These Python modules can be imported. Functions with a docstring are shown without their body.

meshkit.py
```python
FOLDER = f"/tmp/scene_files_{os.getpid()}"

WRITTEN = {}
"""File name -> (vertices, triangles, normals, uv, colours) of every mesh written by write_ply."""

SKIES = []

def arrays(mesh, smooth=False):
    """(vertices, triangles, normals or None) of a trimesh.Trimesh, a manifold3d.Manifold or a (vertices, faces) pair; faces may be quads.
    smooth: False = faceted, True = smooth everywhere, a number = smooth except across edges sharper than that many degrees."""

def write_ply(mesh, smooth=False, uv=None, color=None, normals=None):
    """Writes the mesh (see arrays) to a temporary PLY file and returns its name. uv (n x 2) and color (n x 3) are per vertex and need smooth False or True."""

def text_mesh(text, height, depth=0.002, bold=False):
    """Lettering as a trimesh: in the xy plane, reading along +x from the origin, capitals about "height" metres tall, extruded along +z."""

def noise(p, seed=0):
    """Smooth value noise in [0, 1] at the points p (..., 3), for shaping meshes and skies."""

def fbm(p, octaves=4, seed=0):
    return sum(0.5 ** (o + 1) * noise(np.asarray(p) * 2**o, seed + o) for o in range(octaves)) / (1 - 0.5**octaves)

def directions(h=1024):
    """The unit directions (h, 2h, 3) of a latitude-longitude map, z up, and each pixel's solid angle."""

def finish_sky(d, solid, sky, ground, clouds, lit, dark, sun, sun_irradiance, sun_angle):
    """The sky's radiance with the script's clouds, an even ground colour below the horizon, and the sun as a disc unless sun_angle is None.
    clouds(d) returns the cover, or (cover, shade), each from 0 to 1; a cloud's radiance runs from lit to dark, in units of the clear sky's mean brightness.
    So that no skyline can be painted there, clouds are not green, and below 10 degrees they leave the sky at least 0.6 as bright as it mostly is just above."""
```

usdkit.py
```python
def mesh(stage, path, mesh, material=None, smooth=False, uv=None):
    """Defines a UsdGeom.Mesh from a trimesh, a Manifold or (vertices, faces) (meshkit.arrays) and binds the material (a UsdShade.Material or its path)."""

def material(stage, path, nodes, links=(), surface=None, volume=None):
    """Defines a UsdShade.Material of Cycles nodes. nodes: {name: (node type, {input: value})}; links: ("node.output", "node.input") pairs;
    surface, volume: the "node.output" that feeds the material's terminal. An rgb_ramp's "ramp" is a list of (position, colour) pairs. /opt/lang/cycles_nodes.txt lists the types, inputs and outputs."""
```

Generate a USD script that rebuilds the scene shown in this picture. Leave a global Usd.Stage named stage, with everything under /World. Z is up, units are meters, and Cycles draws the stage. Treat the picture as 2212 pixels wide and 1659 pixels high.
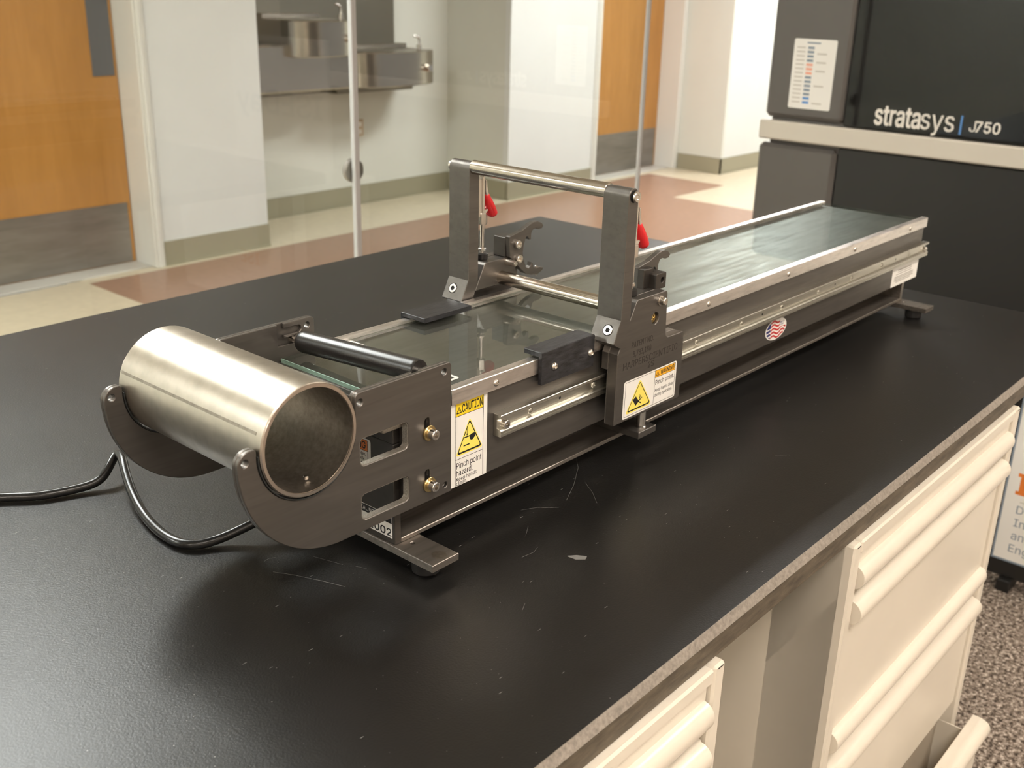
import math, random
import numpy as np, trimesh, usdkit, meshkit
import manifold3d as m3
from shapely.geometry import Polygon, Point, box as sbox
from shapely.ops import unary_union
from pxr import Usd, UsdGeom, UsdShade, UsdLux, Gf, Sdf

random.seed(7); np.random.seed(7)
stage = Usd.Stage.CreateInMemory()
UsdGeom.SetStageUpAxis(stage, UsdGeom.Tokens.z); UsdGeom.SetStageMetersPerUnit(stage, 1.0)
UsdGeom.Xform.Define(stage, '/World'); UsdGeom.Scope.Define(stage, '/World/Looks')
BH = 0.914                      # bench height; all coordinates below are measured from the bench top
ZC = 1.9                        # ceiling above the bench top

# ------------------------------------------------------------------ camera, lights, exposure
F_PX = 2303.17; YAW, PITCH, ROLL = np.radians([40.8173, -20.67851, 1.48251])
fw = np.array([math.cos(PITCH)*math.cos(YAW), math.cos(PITCH)*math.sin(YAW), math.sin(PITCH)])
ri = np.cross(fw, [0, 0, 1.]); ri /= np.linalg.norm(ri); up = np.cross(ri, fw)
ri, up = ri*math.cos(ROLL)+up*math.sin(ROLL), -ri*math.sin(ROLL)+up*math.cos(ROLL)
cam = UsdGeom.Camera.Define(stage, '/World/camera')
cam.AddTransformOp().Set(Gf.Matrix4d(*ri, 0, *up, 0, *(-fw), 0, 0, 0, 0.6+BH, 1))
cam.CreateHorizontalApertureAttr(36.0); cam.CreateFocalLengthAttr(36.0*F_PX/2212)
cam.CreateFStopAttr(9.0); cam.CreateFocusDistanceAttr(1.22)
cam.CreateExposureAttr(1.9)
LAB_POWER, HALL_POWER = 6.4, 13.0            # radiance of the lamp panels
LAB_COLOR, HALL_COLOR = (1.0, 0.90, 0.79), (1.0, 0.99, 0.97)
dome = UsdLux.DomeLight.Define(stage, '/World/sky_light'); dome.CreateIntensityAttr(0.03); dome.CreateColorAttr(Gf.Vec3f(1, .95, .9))

# ------------------------------------------------------------------ naming helpers
used = {}
def numbered(path):
    k = used.get(path, 0); used[path] = k+1
    return path if k == 0 else '%s_%03d' % (path, k)
base = {}
def thing(name, label, cat, at=(0, 0, 0), group=None, kind=None):
    p = numbered('/World/'+name); x = UsdGeom.Xform.Define(stage, p)
    b = np.array(at, float)+[0, 0, BH]; x.AddTranslateOp().Set(Gf.Vec3d(*b)); base[p] = b
    pr = x.GetPrim()
    if label: pr.SetCustomDataByKey('label', label)
    if cat: pr.SetCustomDataByKey('category', cat)
    if group: pr.SetCustomDataByKey('group', group)
    if kind: pr.SetCustomDataByKey('kind', kind)
    return p
def vf(m):
    if isinstance(m, (list, tuple)) and len(m) and not isinstance(m[0], np.ndarray):
        V, F, n = [], [], 0
        for q in m:
            v, f = vf(q); V.append(v); F.append(f+n); n += len(v)
        return np.vstack(V), np.vstack(F)
    v, f, _ = meshkit.arrays(m)
    return np.asarray(v, float), np.asarray(f, int)
def part(parent, name, mesh, mat, smooth=False, label=None, kind=None):
    top = '/'.join(parent.split('/')[:3]); p = numbered(parent+'/'+name)
    v, f = vf(mesh); v = v+[0, 0, BH]-base[top]
    pr = usdkit.mesh(stage, p, (v, f), M[mat], smooth=smooth).GetPrim()
    if label: pr.SetCustomDataByKey('label', label)
    if kind: pr.SetCustomDataByKey('kind', kind)
    return p
def single(name, mesh, mat, label=None, cat=None, group=None, kind=None, smooth=False):
    p = numbered('/World/'+name); v, f = vf(mesh); v = v+[0, 0, BH]
    pr = usdkit.mesh(stage, p, (v, f), M[mat], smooth=smooth).GetPrim(); base[p] = np.zeros(3)+[0, 0, 0.]
    for k, t in (('label', label), ('category', cat), ('group', group), ('kind', kind)):
        if t: pr.SetCustomDataByKey(k, t)
    return p

# ------------------------------------------------------------------ shape helpers
def man(v, f): return m3.Manifold(m3.Mesh(np.asarray(v, np.float32), np.asarray(f, np.uint32)))
def box(x0, x1, y0, y1, z0, z1, b=0.0):
    if b <= 0: return (np.array([[x, y, z] for x in (x0, x1) for y in (y0, y1) for z in (z0, z1)], float),
                       np.array([[0,1,3],[0,3,2],[4,6,7],[4,7,5],[0,4,5],[0,5,1],[2,3,7],[2,7,6],[0,2,6],[0,6,4],[1,5,7],[1,7,3]]))
    pts = []
    for dx, dy, dz in ((0, b, b), (b, 0, b), (b, b, 0)):
        pts += [[x, y, z] for x in (x0+dx, x1-dx) for y in (y0+dy, y1-dy) for z in (z0+dz, z1-dz)]
    return m3.Manifold.hull_points(np.array(pts, np.float64))
def inset(P, d):
    P = np.asarray(P, float); n = len(P); out = np.empty_like(P)
    area = 0.5*np.sum(P[:, 0]*np.roll(P[:, 1], -1)-np.roll(P[:, 0], -1)*P[:, 1])
    s = 1 if area > 0 else -1
    for i in range(n):
        a, b_, c = P[i-1], P[i], P[(i+1) % n]
        e1 = (b_-a)/max(np.linalg.norm(b_-a), 1e-12); e2 = (c-b_)/max(np.linalg.norm(c-b_), 1e-12)
        n1, n2 = s*np.array([-e1[1], e1[0]]), s*np.array([-e2[1], e2[0]])
        m = n1+n2; l = m@m
        out[i] = b_+(m*2/l*d if l > 0.4 else n1*d)
    return out
def clean(P, tol=1e-7):
    P = np.asarray(P, float)
    if np.allclose(P[0], P[-1]): P = P[:-1]
    keep = np.linalg.norm(P-np.roll(P, 1, 0), axis=1) > tol
    return P[keep]
AX = {'y': lambda a, t, c: np.stack([a, t, c], 1), 'x': lambda a, t, c: np.stack([t, a, c], 1), 'z': lambda a, t, c: np.stack([a, c, t], 1)}
def plate(poly, t0, t1, axis='y', b=0.0008):
    """Polygon (shapely, in the two coordinates other than the axis) extruded along the axis from t0 to t1, edges chamfered by b."""
    if not isinstance(poly, Polygon): poly = Polygon(poly)
    out = []
    poly = poly.buffer(0)
    for g in (getattr(poly, 'geoms', None) or [poly]):
        rings = [clean(g.exterior.coords)]+[clean(h.coords) for h in g.interiors]
        ins = [rings[0] if b == 0 else inset(rings[0], b)]+[h if b == 0 else inset(h, -b) for h in rings[1:]]
        V, F, n = [], [], 0
        for R, I in zip(rings, ins):
            k = len(R); layers = [(I, t0), (R, t0+b), (R, t1-b), (I, t1)] if b > 0 else [(R, t0), (R, t1)]
            for L, t in layers: V.append(AX[axis](L[:, 0], np.full(k, t), L[:, 1]))
            for j in range(len(layers)-1):
                for i in range(k):
                    q = n+j*k+i, n+j*k+(i+1) % k, n+(j+1)*k+(i+1) % k, n+(j+1)*k+i
                    F += [[q[0], q[1], q[2]], [q[0], q[2], q[3]]]
            n += len(layers)*k
        cap = Polygon(ins[0], [h for h in ins[1:]])
        cv, cf = trimesh.creation.triangulate_polygon(cap if cap.is_valid else cap.buffer(0), engine='earcut')
        for t in (t0, t1):
            V.append(AX[axis](cv[:, 0], np.full(len(cv), t), cv[:, 1])); F += (np.asarray(cf)+n).tolist(); n += len(cv)
        T = trimesh.Trimesh(np.vstack(V), np.array(F), process=True, merge_tex=True); T.merge_vertices(digits_vertex=7)
        trimesh.repair.fix_normals(T); out.append((np.array(T.vertices), np.array(T.faces)))
    return out if len(out) > 1 else out[0]
def frame_of(d):
    d = np.asarray(d, float)/np.linalg.norm(d); a = np.array([0, 0, 1.]) if abs(d[2]) < .9 else np.array([1., 0, 0])
    u = np.cross(a, d); u /= np.linalg.norm(u); return u, np.cross(d, u), d
def lathe(p, d, prof, seg=32):
    """prof: list of (r, h) along direction d from p."""
    u, w, d = frame_of(d); V, F = [], []; k = seg
    for r, h in prof:
        a = np.arange(k)*2*math.pi/k
        V += [np.asarray(p)+d*h+r*(u*math.cos(t)+w*math.sin(t)) for t in a]
    n = len(prof)
    for j in range(n-1):
        for i in range(k):
            q = j*k+i, j*k+(i+1) % k, (j+1)*k+(i+1) % k, (j+1)*k+i
            F += [[q[0], q[1], q[2]], [q[0], q[2], q[3]]]
    for j, flip in ((0, True), (n-1, False)):
        V.append(np.asarray(p)+d*prof[j][1]); c = len(V)-1
        for i in range(k):
            t = [c, j*k+i, j*k+(i+1) % k]; F.append(t[::-1] if flip else t)
    return np.array(V), np.array(F)
def cyl(p0, p1, r, seg=32, b=0.0006):
    p0, p1 = np.asarray(p0, float), np.asarray(p1, float); L = np.linalg.norm(p1-p0)
    return lathe(p0, p1-p0, [(r-b, 0), (r, b), (r, L-b), (r-b, L)], seg)
def tube(path, r, seg=14):
    P = np.asarray(path, float); T = np.gradient(P, axis=0); T /= np.linalg.norm(T, axis=1)[:, None]
    u = frame_of(T[0])[0]; V, F = [], []
    for i in range(len(P)):
        u = u-T[i]*(u@T[i]); u /= np.linalg.norm(u); w = np.cross(T[i], u)
        V += [P[i]+r*(u*math.cos(a)+w*math.sin(a)) for a in np.arange(seg)*2*math.pi/seg]
    for i in range(len(P)-1):
        for j in range(seg):
            q = i*seg+j, i*seg+(j+1) % seg, (i+1)*seg+(j+1) % seg, (i+1)*seg+j
            F += [[q[0], q[1], q[2]], [q[0], q[2], q[3]]]
    for s, fl in ((0, True), (len(P)-1, False)):
        V.append(P[s]); c = len(V)-1
        for j in range(seg):
            t = [c, s*seg+j, s*seg+(j+1) % seg]; F.append(t[::-1] if fl else t)
    return np.array(V), np.array(F)
def spline(pts, n=12):
    from scipy.interpolate import CubicSpline
    P = np.asarray(pts, float); t = np.r_[0, np.cumsum(np.sqrt(np.linalg.norm(np.diff(P, axis=0), axis=1)))]
    return CubicSpline(t, P)(np.linspace(0, t[-1], n*(len(P)-1)+1))
def to_frame(m, p, d, spin=0.0):
    v, f = vf(m); u, w, d = frame_of(d); c, s = math.cos(spin), math.sin(spin)
    u, w = u*c+w*s, -u*s+w*c
    return np.asarray(p)+v[:, :1]*u+v[:, 1:2]*w+v[:, 2:3]*d, f
def ngon(n, r): return m3.CrossSection([[(r*math.cos(2*math.pi*i/n), r*math.sin(2*math.pi*i/n)) for i in range(n)]])
def socket_head(r, h, hexr):
    prof = [(r-.0004, 0), (r, .0004), (r, h-.0007), (r-.0007, h)]
    v, f = lathe((0, 0, 0), (0, 0, 1), prof, 28); q = man(v, f)
    if q.volume() < 0: q = man(v, f[:, ::-1])
    return q-m3.Manifold.extrude(ngon(6, hexr), h).translate([0, 0, h*.35])
def dome_head(r, h, cross):
    prof = [(r, 0)]+[(r*math.cos(t), h*math.sin(t)) for t in np.linspace(.15, 1.3, 6)]
    v, f = lathe((0, 0, 0), (0, 0, 1), prof, 24); q = man(v, f)
    if q.volume() < 0: q = man(v, f[:, ::-1])
    if cross == 'hex': return q-m3.Manifold.extrude(ngon(6, r*.5), h*2).translate([0, 0, h*.35])
    for a in (0, 90): q = q-m3.Manifold.cube([r*1.3, r*.28, h*2], True).rotate([0, 0, a]).translate([0, 0, h*1.35])
    return q
HEADS = {}
def screw(parent, p, d, r, h, style='hex', mat='steel_bright', name='screw', spin=.3, hexr=None):
    k = (round(r, 5), round(h, 5), style)
    if k not in HEADS: HEADS[k] = vf(socket_head(r, h, hexr or r*.56) if style == 'hex' else dome_head(r, h, 'hex' if style == 'button' else 'cross'))
    return part(parent, name, to_frame(HEADS[k], p, d, spin), mat, smooth=35)
def rr(x0, x1, z0, z1, r, n=6):
    return sbox(min(x0, x1)+r, min(z0, z1)+r, max(x0, x1)-r, max(z0, z1)-r).buffer(r, quad_segs=n)
# flat print: a local frame (origin, right, up) whose normal is right x up
class Face:
    def __init__(s, o, right, upv): s.o = np.array(o, float); s.r = np.array(right, float); s.u = np.array(upv, float); s.n = np.cross(s.r, s.u)
    def put(s, v, lift): return s.o+v[:, :1]*s.r+v[:, 1:2]*s.u+(v[:, 2:3]+lift)*s.n
    def shape(s, poly, lift=0.0, t=.0002):
        out = []
        for g in (getattr(poly, 'geoms', None) or [poly]):
            if g.is_empty or g.area < 1e-12: continue
            m = trimesh.creation.extrude_polygon(g, t, engine='earcut'); out.append((s.put(np.array(m.vertices), lift), np.array(m.faces)))
        return out
    def text(s, txt, x, y, h, lift=0.0, width=None, bold=False, t=.0002, right=False):
        m = meshkit.text_mesh(txt, h, t, bold); v = np.array(m.vertices); v[:, 0] -= v[:, 0].min()
        if width: v[:, 0] *= width/v[:, 0].max()
        if right: v[:, 0] -= v[:, 0].max()
        v[:, 0] += x; v[:, 1] += y
        return s.put(v, lift), np.array(m.faces)
def tri(cx, cy, w, h, r): return Polygon([(cx-w/2, cy), (cx+w/2, cy), (cx, cy+h)]).buffer(-r).buffer(r, quad_segs=5)
def line(pts, w):
    from shapely.geometry import LineString
    return LineString(pts).buffer(w/2, cap_style=2)

# ------------------------------------------------------------------ materials
M = {}
def mat(name, nodes, links, surface): M[name] = usdkit.material(stage, '/World/Looks/'+name, nodes, links, surface=surface)
def plain(name, color, rough=.5, metal=0.0, spec=.5, coat=0.0, var=0.0, scale=30, bump=0.0, bscale=400, stretch=(1, 1, 1), rvar=0.0):
    n = {'p': ('principled_bsdf', {'base_color': color, 'roughness': rough, 'metallic': metal, 'specular_ior_level': spec, 'coat_weight': coat})}; l = []
    if var or bump or rvar:
        n['g'] = ('geometry', {}); n['m'] = ('mapping', {'scale': stretch}); l.append(('g.position', 'm.vector'))
    if var:
        n['t'] = ('noise_texture', {'scale': scale, 'detail': 4.0, 'roughness': .6}); l.append(('m.vector', 't.vector'))
        c = np.array(color)
        n['r'] = ('rgb_ramp', {'ramp': [(.3, tuple(c*(1-var))), (.7, tuple(np.minimum(c*(1+var), 1)))]}); l += [('t.fac', 'r.fac'), ('r.color', 'p.base_color')]
    if rvar:
        n['t2'] = ('noise_texture', {'scale': scale*1.7, 'detail': 3.0}); n['r2'] = ('rgb_ramp', {'ramp': [(.3, (rough-rvar,)*3), (.7, (rough+rvar,)*3)]})
        l += [('m.vector', 't2.vector'), ('t2.fac', 'r2.fac'), ('r2.color', 'p.roughness')]
    if bump:
        n['bt'] = ('noise_texture', {'scale': bscale, 'detail': 3.0}); n['b'] = ('bump', {'strength': bump, 'distance': .0008})
        l += [('m.vector', 'bt.vector'), ('bt.fac', 'b.height'), ('b.normal', 'p.normal')]
    mat(name, n, l, 'p.BSDF')
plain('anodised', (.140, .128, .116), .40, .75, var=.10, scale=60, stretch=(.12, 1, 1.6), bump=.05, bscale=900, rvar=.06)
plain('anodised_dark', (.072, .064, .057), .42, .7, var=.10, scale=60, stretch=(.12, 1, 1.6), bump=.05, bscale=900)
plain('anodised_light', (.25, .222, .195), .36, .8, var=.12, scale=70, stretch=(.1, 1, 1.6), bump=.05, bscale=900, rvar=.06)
plain('sawn_edge', (.33, .30, .26), .5, .7, var=.35, scale=900, bump=.25, bscale=1800)
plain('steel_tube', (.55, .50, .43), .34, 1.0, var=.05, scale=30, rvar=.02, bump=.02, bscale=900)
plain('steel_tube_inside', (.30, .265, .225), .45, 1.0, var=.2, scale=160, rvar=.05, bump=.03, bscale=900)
plain('steel_cut', (.62, .56, .50), .24, 1.0)
plain('steel_bar', (.56, .50, .43), .19, 1.0, var=.05, scale=80, rvar=.04, stretch=(1, .1, 1))
plain('steel_bright', (.72, .68, .63), .22, 1.0)
plain('zinc', (.56, .545, .49), .34, 1.0, var=.04, scale=60, stretch=(.1, 1, 1))
plain('brass', (.62, .47, .22), .3, 1.0, var=.2, scale=400)
plain('aluminium', (.80, .76, .73), .34, 1.0, var=.05, scale=80, stretch=(.15, 1, 1), rvar=.05)
plain('aluminium_matt', (.46, .43, .40), .42, .9)
plain('rubber', (.016, .015, .015), .42, bump=.1, bscale=600)
plain('rubber_rod', (.020, .018, .017), .30, var=.4, scale=500, bump=.06, bscale=700)
plain('cable_skin', (.012, .012, .012), .28, bump=.03, bscale=500)
plain('black_plastic', (.020, .020, .023), .40, var=.8, scale=220, stretch=(.25, 1.5, 1), bump=.18, bscale=700)
plain('black_hole', (.004, .004, .004), .8)
plain('label_white', (.80, .78, .74), .38)
plain('label_cream', (.76, .72, .66), .5)
plain('ink_black', (.010, .009, .010), .45)
plain('ink_grey', (.33, .31, .28), .6)
plain('ink_pale', (.55, .52, .47), .6)
plain('ink_yellow', (.84, .60, .02), .4)
plain('ink_yellow_pale', (.90, .74, .14), .4)
plain('ink_amber', (.84, .42, .02), .4)
plain('ink_orange', (.72, .20, .035), .4)
plain('ink_red', (.52, .03, .03), .4)
plain('ink_salmon', (.80, .36, .25), .5)
plain('ink_navy', (.02, .03, .16), .4)
plain('ink_blue', (.10, .26, .58), .4)
plain('ink_slate', (.22, .27, .33), .5)
plain('engraved', (.30, .275, .245), .34, .8)
plain('grip_red', (.62, .018, .022), .30)
plain('engraved_dark', (.055, .048, .042), .5, .5)
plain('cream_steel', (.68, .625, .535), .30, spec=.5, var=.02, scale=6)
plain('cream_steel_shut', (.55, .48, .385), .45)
plain('wall_paint', (.66, .66, .60), .75, var=.015, scale=3)
plain('wall_paint_cool', (.69, .70, .68), .7, var=.015, scale=3)
plain('wall_lab', (.62, .57, .49), .8)
plain('ceiling_tile', (.70, .67, .61), .9, var=.08, scale=120)
plain('cove_base', (.315, .29, .205), .45)
plain('white_gloss', (.70, .69, .64), .35)
plain('steel_plate', (.30, .275, .25), .42, .75, var=.15, scale=4, stretch=(1, 1, 6))
plain('grey_plate', (.115, .12, .13), .45, .2)
plain('fountain_steel', (.47, .425, .37), .22, 1.0, var=.03, scale=10)
plain('fountain_dark', (.235, .215, .175), .38, .85)
plain('tile_brown', (.315, .185, .125), .30, var=.07, scale=25)
plain('tile_cream', (.60, .53, .39), .30, var=.06, scale=18)
plain('threshold', (.56, .54, .49), .4)
plain('printer_grey', (.105, .095, .088), .42, var=.03, scale=5)
plain('printer_black', (.012, .0115, .011), .42)
plain('printer_gloss', (.006, .006, .006), .035)
plain('printer_band', (.60, .555, .48), .35)
plain('outlet_ivory', (.55, .42, .28), .5)
plain('edge_fibre', (.085, .068, .048), .55, var=.45, scale=55, stretch=(.5, 1, 2.2), bump=.25, bscale=200)
plain('edge_bevel', (.235, .205, .175), .5, var=.3, scale=200)
plain('seal_white', (.46, .44, .43), .3)
plain('scratch', (.20, .20, .195), .6)
plain('black_gasket', (.02, .022, .022), .35)
# wood with grain
mat('maple', {'g': ('geometry', {}), 'm': ('mapping', {'scale': (9, 9, 1.2)}), 't': ('noise_texture', {'scale': 1.6, 'detail': 6.0, 'roughness': .6, 'distortion': .6}),
              'r': ('rgb_ramp', {'ramp': [(.25, (.40, .185, .042)), (.55, (.455, .215, .052)), (.8, (.51, .25, .066))]}), 'p': ('principled_bsdf', {'roughness': .35})},
    [('g.position', 'm.vector'), ('m.vector', 't.vector'), ('t.fac', 'r.fac'), ('r.color', 'p.base_color')], 'p.BSDF')
# carpet speckle
mat('carpet', {'g': ('geometry', {}), 't': ('noise_texture', {'scale': 95.0, 'detail': 3.0, 'roughness': .7}), 't2': ('voronoi_texture', {'scale': 150.0}),
               'r': ('rgb_ramp', {'ramp': [(.36, (.045, .035, .028)), (.47, (.20, .16, .13)), (.55, (.34, .285, .24)), (.64, (.62, .54, .47))]}),
               'b': ('bump', {'strength': .8, 'distance': .006}), 'p': ('principled_bsdf', {'roughness': .95, 'specular_ior_level': .1})},
    [('g.position', 't.vector'), ('g.position', 't2.vector'), ('t.fac', 'r.fac'), ('r.color', 'p.base_color'), ('t2.distance', 'b.height'), ('b.normal', 'p.normal')], 'p.BSDF')
# black bench top: pebbled sheen, pale specks and hair scratches
mat('bench_black', {'g': ('geometry', {}), 'n': ('noise_texture', {'scale': 420.0, 'detail': 2.0}), 'b': ('bump', {'strength': .30, 'distance': .0006}),
                    'v': ('voronoi_texture', {'scale': 120.0}), 'lt': ('math', {'math_type': 'less_than', 'value2': .075}),
                    'sc': ('separate_color', {}), 'gt': ('math', {'math_type': 'greater_than', 'value2': .74}), 'mu': ('math', {'math_type': 'multiply'}),
                    'dm': ('noise_texture', {'scale': 3.2, 'detail': 3.0}), 'dr': ('rgb_ramp', {'ramp': [(.40, (0, 0, 0)), (.60, (1, 1, 1))]}), 'mu2': ('math', {'math_type': 'multiply'}),
                    'mp': ('mapping', {'scale': (38, 210, 1), 'rotation': (0, 0, .5)}), 'v2': ('voronoi_texture', {'scale': 1.0}), 'lt2': ('math', {'math_type': 'less_than', 'value2': .10}),
                    'sc2': ('separate_color', {}), 'gt2': ('math', {'math_type': 'greater_than', 'value2': .93}), 'mu3': ('math', {'math_type': 'multiply'}), 'mx': ('math', {'math_type': 'maximum'}),
                    'c': ('mix_color', {'a': (.0095, .009, .0085), 'b': (.22, .22, .21)}), 'rn': ('noise_texture', {'scale': 2.2, 'detail': 3.0}),
                    'rr': ('rgb_ramp', {'ramp': [(.3, (.35,)*3), (.7, (.40,)*3)]}), 'p': ('principled_bsdf', {'specular_ior_level': .5})},
    [('g.position', 'n.vector'), ('n.fac', 'b.height'), ('b.normal', 'p.normal'), ('g.position', 'v.vector'), ('v.distance', 'lt.value1'), ('v.color', 'sc.color'), ('sc.r', 'gt.value1'),
     ('lt.value', 'mu.value1'), ('gt.value', 'mu.value2'), ('g.position', 'dm.vector'), ('dm.fac', 'dr.fac'), ('mu.value', 'mu2.value1'), ('dr.color', 'mu2.value2'),
     ('g.position', 'mp.vector'), ('mp.vector', 'v2.vector'), ('v2.distance', 'lt2.value1'), ('v2.color', 'sc2.color'), ('sc2.g', 'gt2.value1'), ('lt2.value', 'mu3.value1'), ('gt2.value', 'mu3.value2'),
     ('mu2.value', 'mx.value1'), ('mu3.value', 'mx.value2'), ('mx.value', 'c.fac'), ('c.result', 'p.base_color'), ('g.position', 'rn.vector'), ('rn.fac', 'rr.fac'), ('rr.color', 'p.roughness')], 'p.BSDF')
# partition glass and the bed glass (with dust)
mat('pane_glass', {'f': ('fresnel', {'IOR': 1.5}), 't': ('transparent_bsdf', {'color': (.955, .975, .965)}), 'g': ('glossy_bsdf', {'color': (1, 1, 1), 'roughness': 0.0}), 'm': ('mix_closure', {}), 'bf': ('geometry', {}), 'iv': ('math', {'math_type': 'subtract', 'value1': 1.0}), 'mf': ('math', {'math_type': 'multiply'})},
    [('bf.backfacing', 'iv.value2'), ('f.fac', 'mf.value1'), ('iv.value', 'mf.value2'), ('mf.value', 'm.fac'), ('t.BSDF', 'm.closure1'), ('g.BSDF', 'm.closure2')], 'm.closure')
mat('bed_glass', {'f': ('fresnel', {'IOR': 1.52}), 't': ('transparent_bsdf', {'color': (.86, .93, .90)}), 'g': ('glossy_bsdf', {'color': (1, 1, 1), 'roughness': .015}), 'm': ('mix_closure', {}),
                  'geo': ('geometry', {}), 'n': ('noise_texture', {'scale': 900.0, 'detail': 2.0}), 'r': ('rgb_ramp', {'ramp': [(.60, (.04,)*3), (.70, (.55,)*3)]}),
                  'n2': ('noise_texture', {'scale': 9.0, 'detail': 4.0}), 'r2': ('rgb_ramp', {'ramp': [(.38, (.10,)*3), (.62, (.75,)*3)]}), 'mu': ('math', {'math_type': 'multiply'}),
                  'd': ('diffuse_bsdf', {'color': (.50, .50, .44)}), 'm2': ('mix_closure', {}), 'iv': ('math', {'math_type': 'subtract', 'value1': 1.0}), 'mf': ('math', {'math_type': 'multiply'})},
    [('geo.backfacing', 'iv.value2'), ('f.fac', 'mf.value1'), ('iv.value', 'mf.value2'), ('mf.value', 'm.fac'), ('t.BSDF', 'm.closure1'), ('g.BSDF', 'm.closure2'), ('geo.position', 'n.vector'), ('geo.position', 'n2.vector'), ('n.fac', 'r.fac'), ('n2.fac', 'r2.fac'),
     ('r.color', 'mu.value1'), ('r2.color', 'mu.value2'), ('mu.value', 'm2.fac'), ('m.closure', 'm2.closure1'), ('d.BSDF', 'm2.closure2')], 'm2.closure')
plain('glass_edge', (.34, .52, .44), .25, var=.3, scale=300, stretch=(1, .1, 3))
plain('bed_plate', (.06, .062, .058), .5)
mat('lab_lamp', {'e': ('emission', {'color': LAB_COLOR, 'strength': LAB_POWER})}, [], 'e.emission')
mat('hall_lamp', {'e': ('emission', {'color': HALL_COLOR, 'strength': HALL_POWER})}, [], 'e.emission')

# ================================================================== the room
ZF = -BH
GY = 2.3                                    # the glass partition
XL, XR, YB = -4.2, 5.05, -4.2               # lab walls
HX0, HX1, HY = -3.5, 11.0, 5.19             # corridor
fl = thing('floor', None, None, (0, 0, ZF), kind='structure')
part(fl, 'carpet', box(XL, XR, YB, GY, ZF-.05, ZF), 'carpet')
def flat(x0, x1, y0, y1, z0=ZF-.05, z1=ZF): return box(x0, x1, y0, y1, z0, z1)
for i, (a, b_, c, d) in enumerate(((2.59, 6.95, GY, 5.14), (6.95, 7.70, 4.42, 5.16))): part(fl, 'brown_tile', flat(a, b_, c, d), 'tile_brown')
for a, b_, c, d in ((HX0, 2.59, GY, 5.21), (2.59, 6.95, 5.14, 5.83), (6.95, HX1, GY, 4.42), (7.70, HX1, 4.42, 5.16), (6.95, HX1, 5.16, 5.45)): part(fl, 'cream_tile', flat(a, b_, c, d), 'tile_cream')
single('ceiling', [box(XL, XR, YB, GY, ZC, ZC+.05), box(HX0, HX1, GY, 5.9, ZC, ZC+.05)], 'ceiling_tile', kind='structure')
single('wall_left', box(XL-.1, XL, YB, GY, ZF, ZC), 'wall_lab', kind='structure')
single('wall_back', box(XL, XR, YB-.1, YB, ZF, ZC), 'wall_lab', kind='structure')
single('wall_right', box(XR, XR+.1, YB, GY, ZF, ZC), 'wall_lab', kind='structure')
# corridor wall with two doors and the fountain alcove
W = thing('wall_corridor', None, None, (3.4, HY, ZF), kind='structure')
part(W, 'wall_panel', box(HX0, 2.02, HY, HY+.25, ZF, ZC), 'wall_paint_cool')
part(W, 'wall_panel', box(3.061, 3.768, HY+.012, HY+.66, ZF, ZC), 'wall_paint_cool')
part(W, 'alcove_back', box(3.768, 5.95, 5.81, 5.91, ZF, ZC), 'wall_paint')
part(W, 'alcove_side', box(5.90, 6.0, HY+.05, 5.81, ZF, ZC), 'wall_paint')
part(W, 'wall_panel', box(5.90, 6.895, HY, HY+.05, ZF, ZC), 'wall_paint_cool')
part(W, 'wall_panel', box(8.155, 8.19, 4.74, HY+.3, ZF, ZC), 'wall_paint')
part(W, 'wall_panel', box(8.19, HX1, 4.74, 4.84, ZF, ZC), 'wall_paint_cool')
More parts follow.
